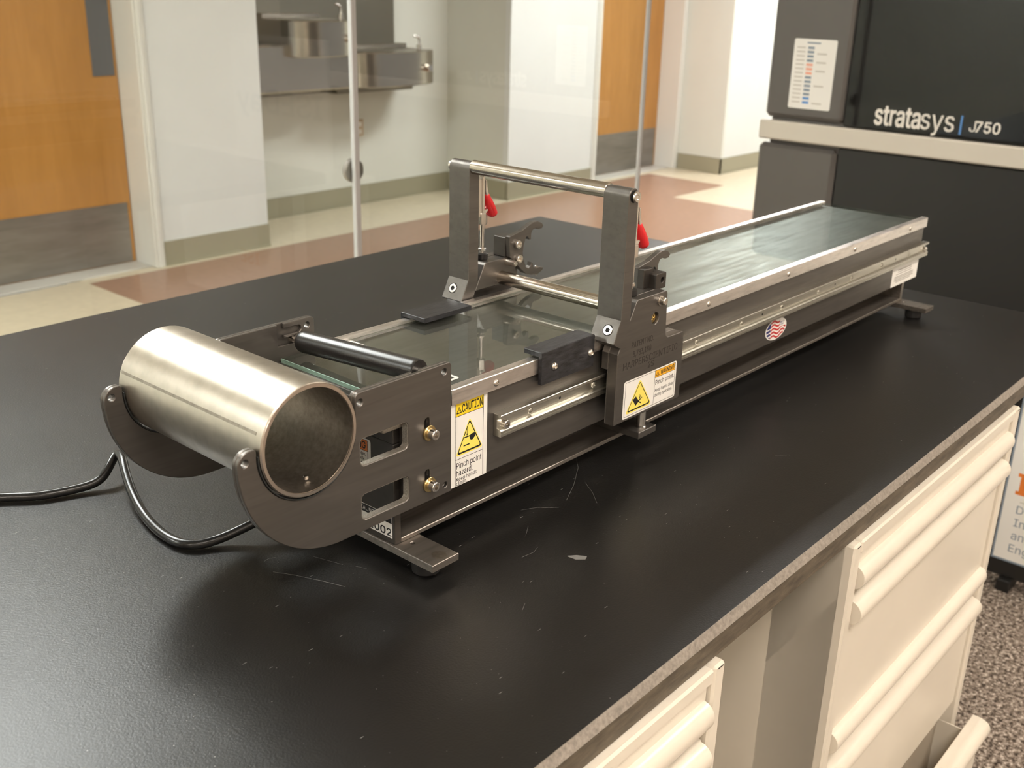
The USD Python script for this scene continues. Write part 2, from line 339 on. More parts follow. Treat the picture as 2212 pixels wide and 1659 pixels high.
part(W, 'door_head', box(2.02, 3.061, HY+.12, HY+.25, 1.22, ZC), 'wall_paint_cool')
part(W, 'door_head', box(6.895, 8.155, HY+.1, HY+.25, 1.22, ZC), 'wall_paint_cool')
single('wall_hall', [box(HX0-.1, HX0, GY, 5.9, ZF, ZC), box(HX1, HX1+.1, GY, 5.9, ZF, ZC)], 'wall_paint', kind='structure')
def cove(poly_boxes, name): single(name, poly_boxes, 'cove_base', kind='structure')
zb = ZF+.133
def skirt(x0, x1, y0, y1): return [box(x0, x1, y0, y1, ZF, zb), box(x0-.0, x1, y0-.008, y1, ZF, ZF+.012)]
bl = thing('baseboard_corridor', None, None, (3.4, HY, ZF), kind='structure')
part(bl, 'cove_strip', skirt(3.061, 3.768, HY, HY+.012), 'cove_base')
part(bl, 'cove_strip', skirt(3.768, 5.9, 5.80, 5.81), 'cove_base')
part(bl, 'cove_strip', box(5.888, 5.9, HY+.01, 5.80, ZF, zb), 'cove_base')
part(bl, 'cove_strip', skirt(5.888, 6.895, HY-.012, HY), 'cove_base')
part(bl, 'cove_strip', box(8.143, 8.155, 4.728, HY-.02, ZF, zb), 'cove_base')
part(bl, 'cove_strip', skirt(8.143, HX1, 4.728, 4.74), 'cove_base')
# doors
def door(name, x0, x1, yl, fl_, fr_, plate_x=None):
    d = thing(name, None, None, ((x0+x1)/2, yl, ZF), kind='structure')
    part(d, 'leaf', box(x0, x1, yl, yl+.045, ZF+.008, 1.20, .003), 'maple')
    part(d, 'kick_plate', box(x0+.02, x1-.022, yl-.003, yl, ZF+.012, ZF+.338, .001), 'steel_plate')
    for a, b_ in ((x0-fl_, x0-.004), (x1+.004, x1+fr_)):
        part(d, 'jamb', [box(a, b_, HY-.012, yl+.1, ZF, 1.22, .004), box(a+.018, b_-.018, HY-.02, HY-.01, ZF, 1.22, .003)], 'white_gloss')
    part(d, 'jamb_head', box(x0-fl_, x1+fr_, HY-.012, yl+.1, 1.205, 1.28, .004), 'white_gloss')
    part(d, 'threshold', box(x0, x1, 5.225, yl+.04, ZF-.002, ZF+.007, .002), 'threshold')
    if plate_x: part(d, 'pull_plate', box(plate_x[0], plate_x[1], yl-.008, yl, .09, .62, .002), 'grey_plate')
    return d
door('door_1', 2.08, 2.999, 5.378, .06, .062, (2.860, 2.980))
door('door_2', 6.96, 8.09, 5.378, .065, .065)
# glass partition
g = thing('window_1', None, None, (1.4, GY, ZF), kind='structure')
X1, X2 = 1.976, 3.366
part(g, 'pane', box(-3.4, X1-.009, GY, GY+.012, ZF+.03, ZC-.02), 'pane_glass')
part(g, 'pane', box(X1+.009, X2-.006, GY, GY+.012, ZF+.03, ZC-.02), 'pane_glass')
part(g, 'joint_strip', box(X1-.009, X1+.009, GY-.004, GY+.014, ZF, ZC, .002), 'seal_white')
part(g, 'joint_strip', box(X2-.006, X2+.006, GY-.002, GY+.014, ZF, ZC, .002), 'seal_white')
part(g, 'clamp_disc', cyl((X1+.006, GY+.015, .092), (X1+.006, GY+.032, .092), .034, 40, .003), 'steel_plate', smooth=40)
part(g, 'floor_channel', box(-3.4, X2, GY-.02, GY+.03, ZF, ZF+.03, .002), 'aluminium')
# lamps in the ceilings
def lamp(x, y, lx, ly, matn, label, group):
    t = thing('ceiling_light', label, 'light', (x, y, ZC-.03), group=group)
    o = .03
    part(t, 'frame', [box(x-lx/2-o, x+lx/2+o, y-ly/2-o, y-ly/2, ZC-.025, ZC-.001), box(x-lx/2-o, x+lx/2+o, y+ly/2, y+ly/2+o, ZC-.025, ZC-.001),
                      box(x-lx/2-o, x-lx/2, y-ly/2, y+ly/2, ZC-.025, ZC-.001), box(x+lx/2, x+lx/2+o, y-ly/2, y+ly/2, ZC-.025, ZC-.001)], 'white_gloss')
    part(t, 'diffuser', box(x-lx/2, x+lx/2, y-ly/2, y+ly/2, ZC-.018, ZC-.006), matn)
LG, HG = 'ceiling light panels over the bench room', 'ceiling light panels along the corridor'
for x in (-2.6, .2, 3.0):
    for y in (-3.1, -.7): lamp(x, y, 1.2, .6, 'lab_lamp', 'warm white ceiling light panel over the bench room', LG)
for x, y in ((-2.4, 3.2), (.75, 2.95), (6.3, 3.4), (9.2, 3.4)): lamp(x, y, 1.2, .6, 'hall_lamp', 'white ceiling light panel along the corridor behind the glass', HG)

# ================================================================== the bench and its cabinets (turned 0.56 degrees)
TH = math.radians(.56)
def bt(m):
    v, f = vf(m); c, s = math.cos(TH), math.sin(TH)
    return np.stack([v[:, 0]*c-v[:, 1]*s, v[:, 0]*s+v[:, 1]*c, v[:, 2]], 1), f
BX0, BX1, BY0, BY1 = -.75, 2.2495, .4345, 1.8245
wb = thing('workbench', 'long bench with scratched black top and worn dark fibre edge under the steel machine', 'bench', (.75, 1.13, ZF))
prof = Polygon([(BY0, 0), (BY0-.0055, -.0095), (BY0-.0055, -.034), (BY1, -.034), (BY1, -.003), (BY1-.003, 0)])
part(wb, 'worktop', bt(plate(prof, BX0, BX1, 'x', .0)), 'bench_black')
part(wb, 'worn_bevel', bt(plate(Polygon([(BY0-.00035, .0002), (BY0-.0060, -.0096), (BY0-.0052, -.0096), (BY0+.0004, 0)]), BX0, BX1, 'x', 0)), 'edge_bevel', label='pale worn bevel along the front edge')
part(wb, 'edge_band', bt(box(BX0, BX1, BY0-.0061, BY0-.0055, -.034, -.0098)), 'edge_fibre', label='dark fibrous front edge')
for x in (BX0+.15, 1.0, BX1-.15):
    for y in (BY1-.12,): part(wb, 'leg', bt(box(x-.025, x+.025, y-.025, y+.025, ZF, -.034)), 'cream_steel')
def marks(pts, w, name='scratch'):
    part(wb, name, Face((0, 0, 0.00002), (1, 0, 0), (0, 1, 0)).shape(line(pts, w), 0, .00004), 'scratch')
marks([(.5915, .8435), (.603, .822), (.6155, .792), (.625, .765)], .0005)
marks([(.598, .868), (.606, .870), (.612, .866)], .0004); marks([(.642, .838), (.648, .818), (.653, .801)], .0004); marks([(.660, .790), (.665, .776)], .0003)
marks([(1.062, .800), (1.030, .770), (.985, .742), (.945, .722)], .00035); marks([(1.000, .735), (.985, .712), (.965, .690)], .0003)
marks([(.885, .745), (.905, .735), (.922, .716)], .0004); marks([(.800, .670), (.818, .668), (.830, .672)], .0004); marks([(.842, .70), (.860, .712)], .0003); marks([(.72, .60), (.731, .606)], .0005); marks([(1.25, .60), (1.262, .588)], .0004)
part(wb, 'paint_chip', Face((0, 0, .00002), (1, 0, 0), (0, 1, 0)).shape(Polygon([(.838, .634), (.846, .628), (.851, .619), (.846, .617), (.839, .624)]).buffer(.001), 0, .00006), 'scratch')

def roll(x0, x1, y, z, h, d, n=10):
    t = np.linspace(-math.pi/2, math.pi/2, n)
    P = [(y+.004, z-h)]+[(y-d*math.cos(a), z+h*math.sin(a)) for a in t]+[(y+.004, z+h)]
    return plate(Polygon(P), x0, x1, 'x', .0006)
def cabinet(x0, x1, label, pull4=True):
    t = thing('drawer_cabinet', label, 'cabinet', ((x0+x1)/2, .72, ZF)); y = .419; ZT = -.036; zb_ = ZF+.09
    part(t, 'side_panel', bt(box(x0, x0+.012, y+.012, y+.62, zb_, ZT, .001)), 'cream_steel')
    part(t, 'side_panel', bt(box(x1-.012, x1, y+.012, y+.62, zb_, ZT, .001)), 'cream_steel')
    part(t, 'back_panel', bt(box(x0+.012, x1-.012, y+.605, y+.62, zb_, ZT-.004)), 'cream_steel')
    part(t, 'top_rail', bt(box(x0+.0215, x1-.0215, y, y+.10, ZT-.018, ZT, .0025)), 'cream_steel')
    for a, s in ((x0, 1), (x1-.0205, -1)):
        part(t, 'stile', bt(box(a, a+.0205, y, y+.10, zb_, ZT, .0028)), 'cream_steel')
        part(t, 'weld_slot', bt(box(a+.006, a+.0155, y-.0003, y+.001, ZT-.0045, ZT-.0030)), 'engraved_dark')
    part(t, 'base_plinth', bt(box(x0+.01, x1-.01, y+.06, y+.60, ZF, zb_)), 'cream_steel')
    part(t, 'carcass_floor', bt(box(x0+.012, x1-.012, y+.02, y+.6, zb_, zb_+.01)), 'cream_steel')
    a, b_ = x0+.0215, x1-.0215; yf = y+.006
    def drawer(z0, z1, top=True, bottom=True, out=0.0):
        d = part(t, 'drawer', bt(box(a+.001, b_-.001, yf-out, yf+.018-out, z0, z1, .001)), 'cream_steel')
        if top: part(d, 'pull', bt(roll(a+.004, b_-.004, yf-out, z1-.017, .0175, .017)), 'cream_steel', smooth=30)
        if bottom: part(d, 'lower_lip', bt(roll(a+.004, b_-.004, yf-out, z0+.016, .0165, .014)), 'cream_steel', smooth=30)
        return d
    drawer(-.107, -.0555, top=False); drawer(-.362, -.125); drawer(-.612, -.392, bottom=False)
    d4 = drawer(-.875, -.622, bottom=False, out=.055 if pull4 else 0.0)
    if pull4: [part(d4, 'drawer_side', bt(box(x, x+.003, yf-.04, yf+.3, -.86, -.66)), 'cream_steel') for x in (a+.003, b_-.006)]
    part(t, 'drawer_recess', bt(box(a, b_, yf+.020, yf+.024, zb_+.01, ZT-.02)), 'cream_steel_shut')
    return t
cabinet(.30, .841, 'cream steel drawer cabinet at the bottom edge of the photo, mostly cut off', False)
cabinet(1.152, 1.7975, 'cream steel drawer cabinet with rounded pulls at the right, bottom drawer ajar')

# ================================================================== the bed machine
MC = (1.39, .856, 0)
mc = thing('bed_machine', 'long grey steel bed machine with glass top and caution labels on the black bench', 'machine', MC)
YR, YL = .747, .965                                   # right and left faces of the bed
for x0 in (.687, 2.026):
    foot = unary_union([sbox(x0, .6965, x0+.039, 1.0155)]).difference(unary_union([Point(x0+.0215, .7085).buffer(.0048), Point(x0+.020, .7475).buffer(.0026)]))
    fb = part(mc, 'foot_bar', plate(foot, .0171, .0258, 'z', .0006), 'anodised_light')
    part(fb, 'countersink', lathe((x0+.0215, .7085, .0245), (0, 0, 1), [(.0046, -.006), (.0046, 0), (.0082, .00135), (.0046, .00136)], 28), 'steel_tube_inside')
    for yy in (.727, .985): part(fb, 'rubber_foot', lathe((x0+.020, yy, 0), (0, 0, 1), [(.0135, 0), (.0155, .002), (.0160, .0168), (.0150, .0171)], 32), 'rubber', smooth=40)
part(mc, 'base_flange', box(.6995, 2.055, .757, .955, .0258, .0312, .0007), 'anodised_light')
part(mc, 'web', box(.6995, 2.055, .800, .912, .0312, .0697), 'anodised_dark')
body = part(mc, 'bed_body', box(.6995, 2.0845, YR, YL, .0697, .1810, .0012), 'anodised')
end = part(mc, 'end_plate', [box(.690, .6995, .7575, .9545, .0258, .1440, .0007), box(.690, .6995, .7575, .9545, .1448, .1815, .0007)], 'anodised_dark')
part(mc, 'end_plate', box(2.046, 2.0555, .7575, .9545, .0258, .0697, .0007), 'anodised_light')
part(mc, 'cable_gland', cyl((.6835, .8918, .0455), (.6905, .8905, .0470), .0095, 24, .001), 'rubber', smooth=40)
part(mc, 'front_ledge', box(.668, .7000, .7480, .9640, .166, .1740, .0012), 'sawn_edge')
part(mc, 'bed_plate', box(.704, 2.080, .7495, .9625, .1795, .1802), 'bed_plate')
gl = part(mc, 'glass_top', box(.7045, 2.086, .7505, .9615, .1806, .1860), 'bed_glass')
part(gl, 'polished_edge', box(.7035, .7046, .7500, .9620, .1806, .1860, .0004), 'glass_edge', label='pale green polished front edge of the glass')
# angle rails
for s, y in ((1, YR), (-1, YL)):
    P = Polygon([(y-s*.0045, .1718), (y-s*.0045, .1892), (y-s*.0037, .1900), (y+s*.0075, .1900), (y+s*.0075, .1864), (y+.0, .1864), (y, .1718)])
    x0 = .7625 if s == 1 else .762
    rl = part(mc, 'angle_rail', plate(P if P.exterior.is_ccw else Polygon(P.exterior.coords[::-1]), x0, 2.0865, 'x', .0005), 'aluminium')
    for x in (.8327, 1.0570, 1.2813, 1.5185, 1.7599, 2.0022): screw(rl, (x, y-s*.0045, .1797), (0, -s, 0), .0042, .0022, 'cross', spin=random.random()*3)
# drawer-slide channels
def channel(y, s):
    prof = [(0, 0), (-.0114, 0), (-.0118, .0006), (-.0118, .0034), (-.0108, .0040), (-.0118, .0046), (-.0118, .0072), (-.0100, .0088), (-.0055, .0096), (-.0055, .0205), (-.0098, .0220), (-.0118, .0235), (-.0118, .0262), (-.0112, .0270), (0, .0270)]
    P = Polygon([(y+s*a, .1145+b_) for a, b_ in prof])
    return plate(P, .834, 2.094, 'x', .0003)
for s, y in ((1, YR), (-1, YL)):
    ch = part(mc, 'slide_channel', channel(y, s), 'zinc')
    for x in (.8925, 1.0144, 1.2557, 1.3797, 1.5064, 1.6324, 1.7593, 1.8868, 2.0131): screw(ch, (x, y-s*.0055, .1294), (0, -s, 0), .0044, .0022, 'cross', 'zinc', spin=random.random()*3)
    for x in (.9479, 1.196, 1.444, 1.695, 1.95): part(ch, 'rivet_hole', cyl((x, y-s*.0053, .1300), (x, y-s*.00565, .1300), .0019, 16, .0001), 'black_hole')
    for x in (.8455, 2.084): screw(ch, (x, y-s*.0050, .1274), (0, -s, 0), .0052, .0070, 'hex')
# stop bars under the carriage with a bright buffer post
for s, y0, y1 in ((1, .7265, .80), (-1, .912, .9855)):
    sb = part(mc, 'stop_bar', box(1.1025, 1.1435, y0, y1, .0312, .0405, .0006), 'anodised')
    yy = .7385 if s == 1 else .9735
    part(sb, 'buffer_post', lathe((1.1235, yy, .0405), (0, 0, 1), [(.0076, 0), (.0076, .0012), (.0064, .0022), (.0064, .0300), (.0060, .0306)], 32), 'steel_bright', smooth=40)

# cheeks that carry the tube and the roller
def arc(cx, cz, r, a0, a1, n): return [(cx+r*math.cos(math.radians(a)), cz+r*math.sin(math.radians(a))) for a in np.linspace(a0, a1, n)]
SX, SZ, SR = .5657, .1945, .0580            # seat of the tube
def corner(p, r, a0, a1, n=6): return arc(p[0], p[1], r, a0, a1, n)
out = []
out += arc(.6017, .1886, .1146, 270, 180, 40)
out += corner((.5005, .1910), .0134, 180, 90, 10)
out += corner((.5038, .2004), .0040, 90, 0, 6)
out += arc(SX, SZ, SR, 180, 360, 48)
out += corner((.6290, .2198), .0054, 180, 90, 6)
out += corner((.7520, .2208), .0045, 90, 0, 6)
out += [(.7572, .0742)]
holes = [rr(.6285, .6932, .1460, .1762, .006), rr(.6285, .6936, .0860, .1150, .006)]
holes += [Point(x, z).buffer(.0037, quad_segs=8) for x, z in ((.4950, .1938), (.6298, .2146), (.7458, .2164))]+[Point(.7474, .0849).buffer(.0033)]
holes += [line([(.7208, .1520), (.7208, .1680)], .0076).buffer(.0001).union(Point(.7208, .1680).buffer(.0038)), line([(.7208, .0925), (.7208, .1085)], .0076).union(Point(.7208, .1085).buffer(.0038))]
CH = Polygon(out).buffer(0)
for h in holes: CH = CH.difference(h)
slot = unary_union([sbox(.7035, .2035, .7125, .2300), line([(.708, .2150), (.7330, .2150)], .0085).union(Point(.733, .2150).buffer(.00425)), sbox(.7035, .1990, .7290, .2075)])
pocket = sbox(.7025, .1985, .7125, .24)
pocket = unary_union([slot])
for s, (ya, yb_) in ((1, (.738, YR)), (-1, (YL, .974))):
    mid = ya+(.0045 if s == 1 else .0045)
    lay = [(ya, mid, CH), (mid, yb_, CH.difference(pocket))] if s == 1 else [(mid, yb_, CH), (ya, mid, CH.difference(pocket))]
    q = part(mc, 'cheek', [plate(p, a, b_, 'y', .0007) for a, b_, p in lay], 'anodised' if s == 1 else 'anodised', label='grey cheek plate with U-shaped seat and two windows' if s == 1 else None)
    part(q, 'seat_liner', plate(Polygon(arc(SX, SZ, .0579, 178, 345, 50)+arc(SX, SZ, .0566, 345, 178, 50)), ya-.0018, yb_+.0012, 'y', .0002), 'black_gasket')
    if s == 1:
        for p in holes[:2]: part(q, 'window_edge', plate(p.difference(p.buffer(-.0005)), ya+.0008, yb_-.0006, 'y', 0), 'sawn_edge')
    sd = (0, -1, 0) if s == 1 else (0, 1, 0); yo = ya if s == 1 else yb_
    for z in (.1545, .0945):
        w = screw(q, (.7225, yo-s*.0024, z), sd, .0056, .0092, 'hex', name='clamp_bolt')
        part(w, 'washer', cyl((.7225, yo, z), (.7225, yo-s*.0024, z), .0085, 28, .0004), 'brass')
# front labels, all on the faces they belong to
fr = Face((0, YR, 0), (1, 0, 0), (0, 0, 1))
def kids(parent, items):
    for nm, m, mt in items:
        for q_ in (m if isinstance(m, list) and 'lettering' in nm else [m]): part(parent, nm, q_, mt)
T = .00025
lb = part(mc, 'caution_label', fr.shape(sbox(.7640, .0705, .8232, .1718), 0, T), 'label_white', label='white and yellow caution label reading pinch point hazard')
kids(lb, [('header', fr.shape(sbox(.7722, .1545, .8165, .1700), T, .0001), 'ink_yellow'),
  ('frame_line', fr.shape(unary_union([line([(.7722, .0705), (.7722, .1718)], .0005), line([(.8168, .0705), (.8168, .1718)], .0005), line([(.7722, .1545), (.8168, .1545)], .0006), line([(.7722, .1028), (.8168, .1028)], .0005)]), T, .00012), 'ink_black'),
  ('lettering', [fr.text('CAUTION', .7822, .1577, .0092, T+.0001, width=.0330, bold=True, t=.0001), fr.text('Pinch point', .7738, .0915, .0072, T, width=.0405, t=.0001), fr.text('hazard.', .7738, .0825, .0072, T, width=.0260, t=.0001), fr.text('Keep hands', .7738, .0762, .0045, T, width=.0330, t=.0001), fr.text('clear.', .7738, .0713, .0042, T, width=.0170, t=.0001)], 'ink_black'),
  ('warning_triangle', fr.shape(tri(.7945, .1065, .0440, .0420, .0022), T, .0001), 'ink_yellow_pale'),
  ('pictogram', fr.shape(unary_union([tri(.7945, .1083, .0400, .0378, .0018).difference(tri(.7945, .1103, .0355, .0335, .0014)), line([(.7855, .1262), (.7960, .1262), (.7990, .1268)], .0013), Point(.7985, .1242).buffer(.0038).union(Point(.8015, .1252).buffer(.0028)), line([(.7850, .1165), (.7945, .1165)], .0014), line([(.7905, .1360), (.7905, .1285)], .0006), Polygon([(.7892, .1298), (.7918, .1298), (.7905, .1272)])]), T+.0001, .00012), 'ink_black'),
  ('header_mark', fr.shape(tri(.7775, .1575, .0085, .0085, .0006).difference(tri(.7775, .1586, .0058, .0058, .0003)).union(line([(.7775, .1605), (.7775, .1625)], .0009)), T+.0001, .0001), 'ink_black')])
fl_ = part(mc, 'flag_sticker', fr.shape(Point(0, 0).buffer(1, 32).__class__(np.array(Point(0, 0).buffer(1, 32).exterior.coords)*[.0345, .0178]+[1.5060, .0915]), 0, T), 'label_white', label='oval sticker with red, white and blue flag stripes')
ov = Polygon(np.array(Point(0, 0).buffer(1, 32).exterior.coords)*[.0320, .0163]+[1.5060, .0915])
wave = lambda z: [(x, z+.0024*math.sin((x-1.489)/.030*2*math.pi)) for x in np.linspace(1.4885, 1.5375, 30)]
kids(fl_, [('red_stripe', fr.shape(unary_union([line(wave(z), .0030) for z in (.0790, .0850, .0912, .0975, .1035)]).intersection(ov).difference(sbox(1.517, .0925, 1.54, .11)), T, .0001), 'ink_red'),
  ('blue_canton', fr.shape(sbox(1.474, .074, 1.4875, .110).intersection(ov).difference(unary_union([line([(1.47, z), (1.4885, z+.001)], .0020) for z in (.0815, .0875, .0935)])), T, .0001), 'ink_navy'),
  ('lettering', [fr.text('MADE IN', 1.5175, .0985, .0028, T, width=.014, t=.0001), fr.text('USA', 1.5185, .0945, .0034, T, width=.011, t=.0001)], 'ink_navy')])
ns = part(mc, 'name_sticker', fr.shape(rr(1.9595, 2.0830, .0708, .1075, .002), 0, T), 'label_white', label='white sticker with grey small print at the far end')
kids(ns, [('small_print', fr.shape(unary_union([sbox(1.985, .1000, 2.050, .1022), sbox(1.985, .0965, 2.052, .0980), sbox(1.978, .0925, 2.052, .0940), sbox(1.972, .0875, 2.062, .0893), sbox(1.972, .0845, 2.062, .0861), sbox(1.972, .0810, 2.062, .0828), sbox(1.980, .0778, 2.050, .0793)]), T, .0001), 'ink_grey')])
ef = Face((.690, 0, 0), (0, -1, 0), (0, 0, 1))
wl = part(mc, 'warning_label', ef.shape(rr(-.880, -.7932, .085, .1386, .003), 0, T), 'label_white', label='white warning label with orange header behind the cheek window')
kids(wl, [('header', ef.shape(sbox(-.878, .1241, -.7983, .1368), T, .0001), 'ink_orange'), ('frame_line', ef.shape(unary_union([line([(-.7980, .086), (-.7980, .1368)], .0005), line([(-.878, .1241), (-.798, .1241)], .0006), line([(-.878, .1368), (-.798, .1368)], .0005)]), T, .0001), 'ink_black'),
  ('lettering', [ef.text('WARNING', -.8010, .1265, .0082, T+.0001, bold=True, t=.0001, right=True, width=.046), ef.text('Risk of damage.', -.8010, .1182, .0042, T, t=.0001, right=True), ef.text('Read before work.', -.8022, .1122, .0042, T, t=.0001, right=True), ef.text('Ask operator', -.8020, .1062, .0042, T, t=.0001, right=True)], 'ink_black')])
sl = part(mc, 'serial_label', ef.shape(sbox(-.862, .0325, -.7612, .0597), 0, T), 'label_white', label='serial number label with black header and hand lettering')
kids(sl, [('header', ef.shape(sbox(-.861, .0500, -.7618, .0592), T, .0001), 'ink_black'), ('header_lettering', ef.text('SERIAL NO.', -.822, .0525, .0045, T+.0001, t=.0001), 'label_white'),
  ('hand_lettering', [ef.text('SK', -.826, .0385, .0085, T, bold=True, t=.0001), ef.text('2002', -.7995, .0345, .0088, T, bold=True, t=.0001, width=.037)], 'ink_black')])
tf = Face((0, 0, .1860), (0, -1, 0), (1, 0, 0))
def trect(x0, x1, y0, y1, r): return rr(-y1, -y0, x0, x1, r)
gs = part(mc, 'glass_label', tf.shape(trect(.7560, .8040, .7710, .9570, .004).difference(trect(.7600, .8000, .7750, .9530, .002)), .0001, .0001), 'label_white', label='white outlined label on the glass under the rubber roller')
part(gs, 'frame_line', tf.shape(trect(.7612, .7988, .7765, .9515, .001).difference(trect(.7618, .7982, .7772, .9508, .001)), .0001, .0001), 'ink_black')
# black guards over the bed edges just before the carriage
for s, y in ((1, YR), (-1, YL)):
    o = lambda d: y+s*d
    P = [(o(-.0105), .1585), (o(-.0105), .1978), (o(-.0095), .1985), (o(.0175 if s == 1 else .034), .1985), (o(.0175 if s == 1 else .034), .1925), (o(-.0048), .1925), (o(-.0048), .1585)]
    if s == -1: P = [(p[0], p[1]-.0016) for p in P]
    P = Polygon(P); gd = part(mc, 'edge_guard', plate(P, .905, 1.006 if s == 1 else .992, 'x', .0006), 'black_plastic', label='black plastic guard screwed over the bed edge')
    for x in (.9282, .9985): screw(gd, (x, y-s*.0105, .1768), (0, -s, 0), .0052, .0034, 'button')

# ================================================================== steel tube and rubber roller
tb = thing('steel_tube', 'brushed steel tube lying across the U-shaped cheeks at the near end of the machine', 'tube', (SX, .856, SZ))
TC = (SX, SZ+.0012); R0, R1 = .0562, .0516
yA, yB = .7340, .9768
def ring(p, d, prof, seg=96):
    u, w, d = frame_of(d); n = len(prof); V = []
    a = np.arange(seg)*2*math.pi/seg
    for r, h in prof: V += [np.asarray(p)+d*h+r*(u*math.cos(t)+w*math.sin(t)) for t in a]
    F = []
    for j in range(n):
        for i in range(seg):
            j2 = (j+1) % n; q = j*seg+i, j*seg+(i+1) % seg, j2*seg+(i+1) % seg, j2*seg+i
            F += [[q[0], q[1], q[2]], [q[0], q[2], q[3]]]
    m = trimesh.Trimesh(np.array(V), np.array(F), process=False); trimesh.repair.fix_normals(m)
    return np.array(m.vertices), np.array(m.faces)
L = yB-yA; P0 = (TC[0], yA, TC[1]); RM = R0-.0016
part(tb, 'tube_wall', ring(P0, (0, 1, 0), [(RM, .0010), (R0-.0008, .0010), (R0, .0018), (R0, L-.0018), (R0-.0008, L-.001), (RM, L-.001)]), 'steel_tube', smooth=35)
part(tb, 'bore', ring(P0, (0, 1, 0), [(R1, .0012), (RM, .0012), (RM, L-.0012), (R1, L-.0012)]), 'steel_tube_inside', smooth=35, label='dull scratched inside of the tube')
for a, b_ in ((0, .0012), (L-.0012, L)):
    part(tb, 'cut_rim', ring(P0, (0, 1, 0), [(R1+.0003, a), (R0-.0011, a), (R0-.0006, (a+b_)/2), (R0-.0011, b_), (R1+.0003, b_)]), 'steel_cut', smooth=35, label='bright cut rim')
part(tb, 'pin', cyl((TC[0]+.009, yA+.022, TC[1]-R1+.0015), (TC[0]+.009, yA+.022, TC[1]-R1+.0052), .0026, 20, .0005), 'steel_bright', smooth=40)
part(tb, 'weld_seam', plate(Polygon(arc(TC[0], TC[1], R0+.0003, 157.5, 160.5, 6)+arc(TC[0], TC[1], R0-.001, 160.5, 157.5, 6)), yA+.01, yB-.004, 'y', .0001), 'steel_tube_inside', label='darker seam line along the tube')

ra, rb = np.array([.7255, .9500, .2046]), np.array([.7330, .7620, .2146])
rd = (rb-ra)/np.linalg.norm(rb-ra); rl_ = np.linalg.norm(rb-ra)
rr_ = thing('rubber_roller', 'black rubber roller rod resting slightly askew in the cheek slots over the glass', 'roller', (.729, .856, .2096))
part(rr_, 'sleeve', lathe(ra, rd, [(.0090, 0), (.0116, .0012), (.0126, .0040), (.0128, .008), (.0128, rl_-.0035), (.0120, rl_-.0006), (.0118, rl_)], 40), 'rubber_rod', smooth=40)
part(rr_, 'axle', cyl(ra-rd*.0205, ra+rd*.004, .0038, 20), 'steel_bright', smooth=40); part(rr_, 'axle', cyl(rb-rd*.004, rb+rd*.0185, .0036, 20), 'steel_bright', smooth=40)

# ================================================================== power cable
cb = single('power_cable', tube(spline([(.20, 1.52, .0062), (.33, 1.30, .0062), (.466, 1.209, .0062), (.498, 1.182, .0062), (.537, 1.166, .0068), (.566, 1.158, .012), (.584, 1.163, .024), (.599, 1.1715, .0315), (.5985, 1.160, .0335), (.588, 1.134, .029), (.5735, 1.096, .018), (.5585, 1.043, .0085), (.550, .982, .0062), (.558, .948, .0062), (.580, .935, .0075), (.606, .922, .016), (.640, .905, .030), (.683, .892, .045)], 10), .0056, 18), 'cable_skin',
            'black power cable looping on the bench behind the steel tube', 'cable', smooth=True)

# ================================================================== sliding carriage
cg = thing('sliding_carriage', 'grey steel carriage with tall handle frame straddling the bed on its side channels', 'carriage', (1.10, .8618, .0755))
side = [(1.027, .0762), (1.027, .1712), (1.0598, .2318)]+corner((1.0650, .2300), .0050, 140, 90, 4)+corner((1.1250, .2305), .0045, 90, 0, 5)+[(1.1320, .1790)]+arc(1.1397, .1775, .0075, 190, 270, 6)+corner((1.1730, .1655), .0040, 90, 0, 4)+corner((1.1748, .0775), .003, 0, -90, 4)
SP = Polygon(side).buffer(0)
SPh = SP.difference(Point(1.1049, .2024).buffer(.0078))
up_ = SP.intersection(sbox(0, .1985, 2, 1)); mid_ = SP.intersection(sbox(0, .149, 1.1765, .1985))
post = Polygon([(1.0282, .2158), (1.0146, .1886)]+[(1.0163, .1862), (1.0310, .1783), (1.0333, .1790)]+[(1.0478, .2085), (1.0478, .3660)]+arc(1.0380, .3668, .0098, 0, 180, 16)+[(1.0282, .3660)]).buffer(0)
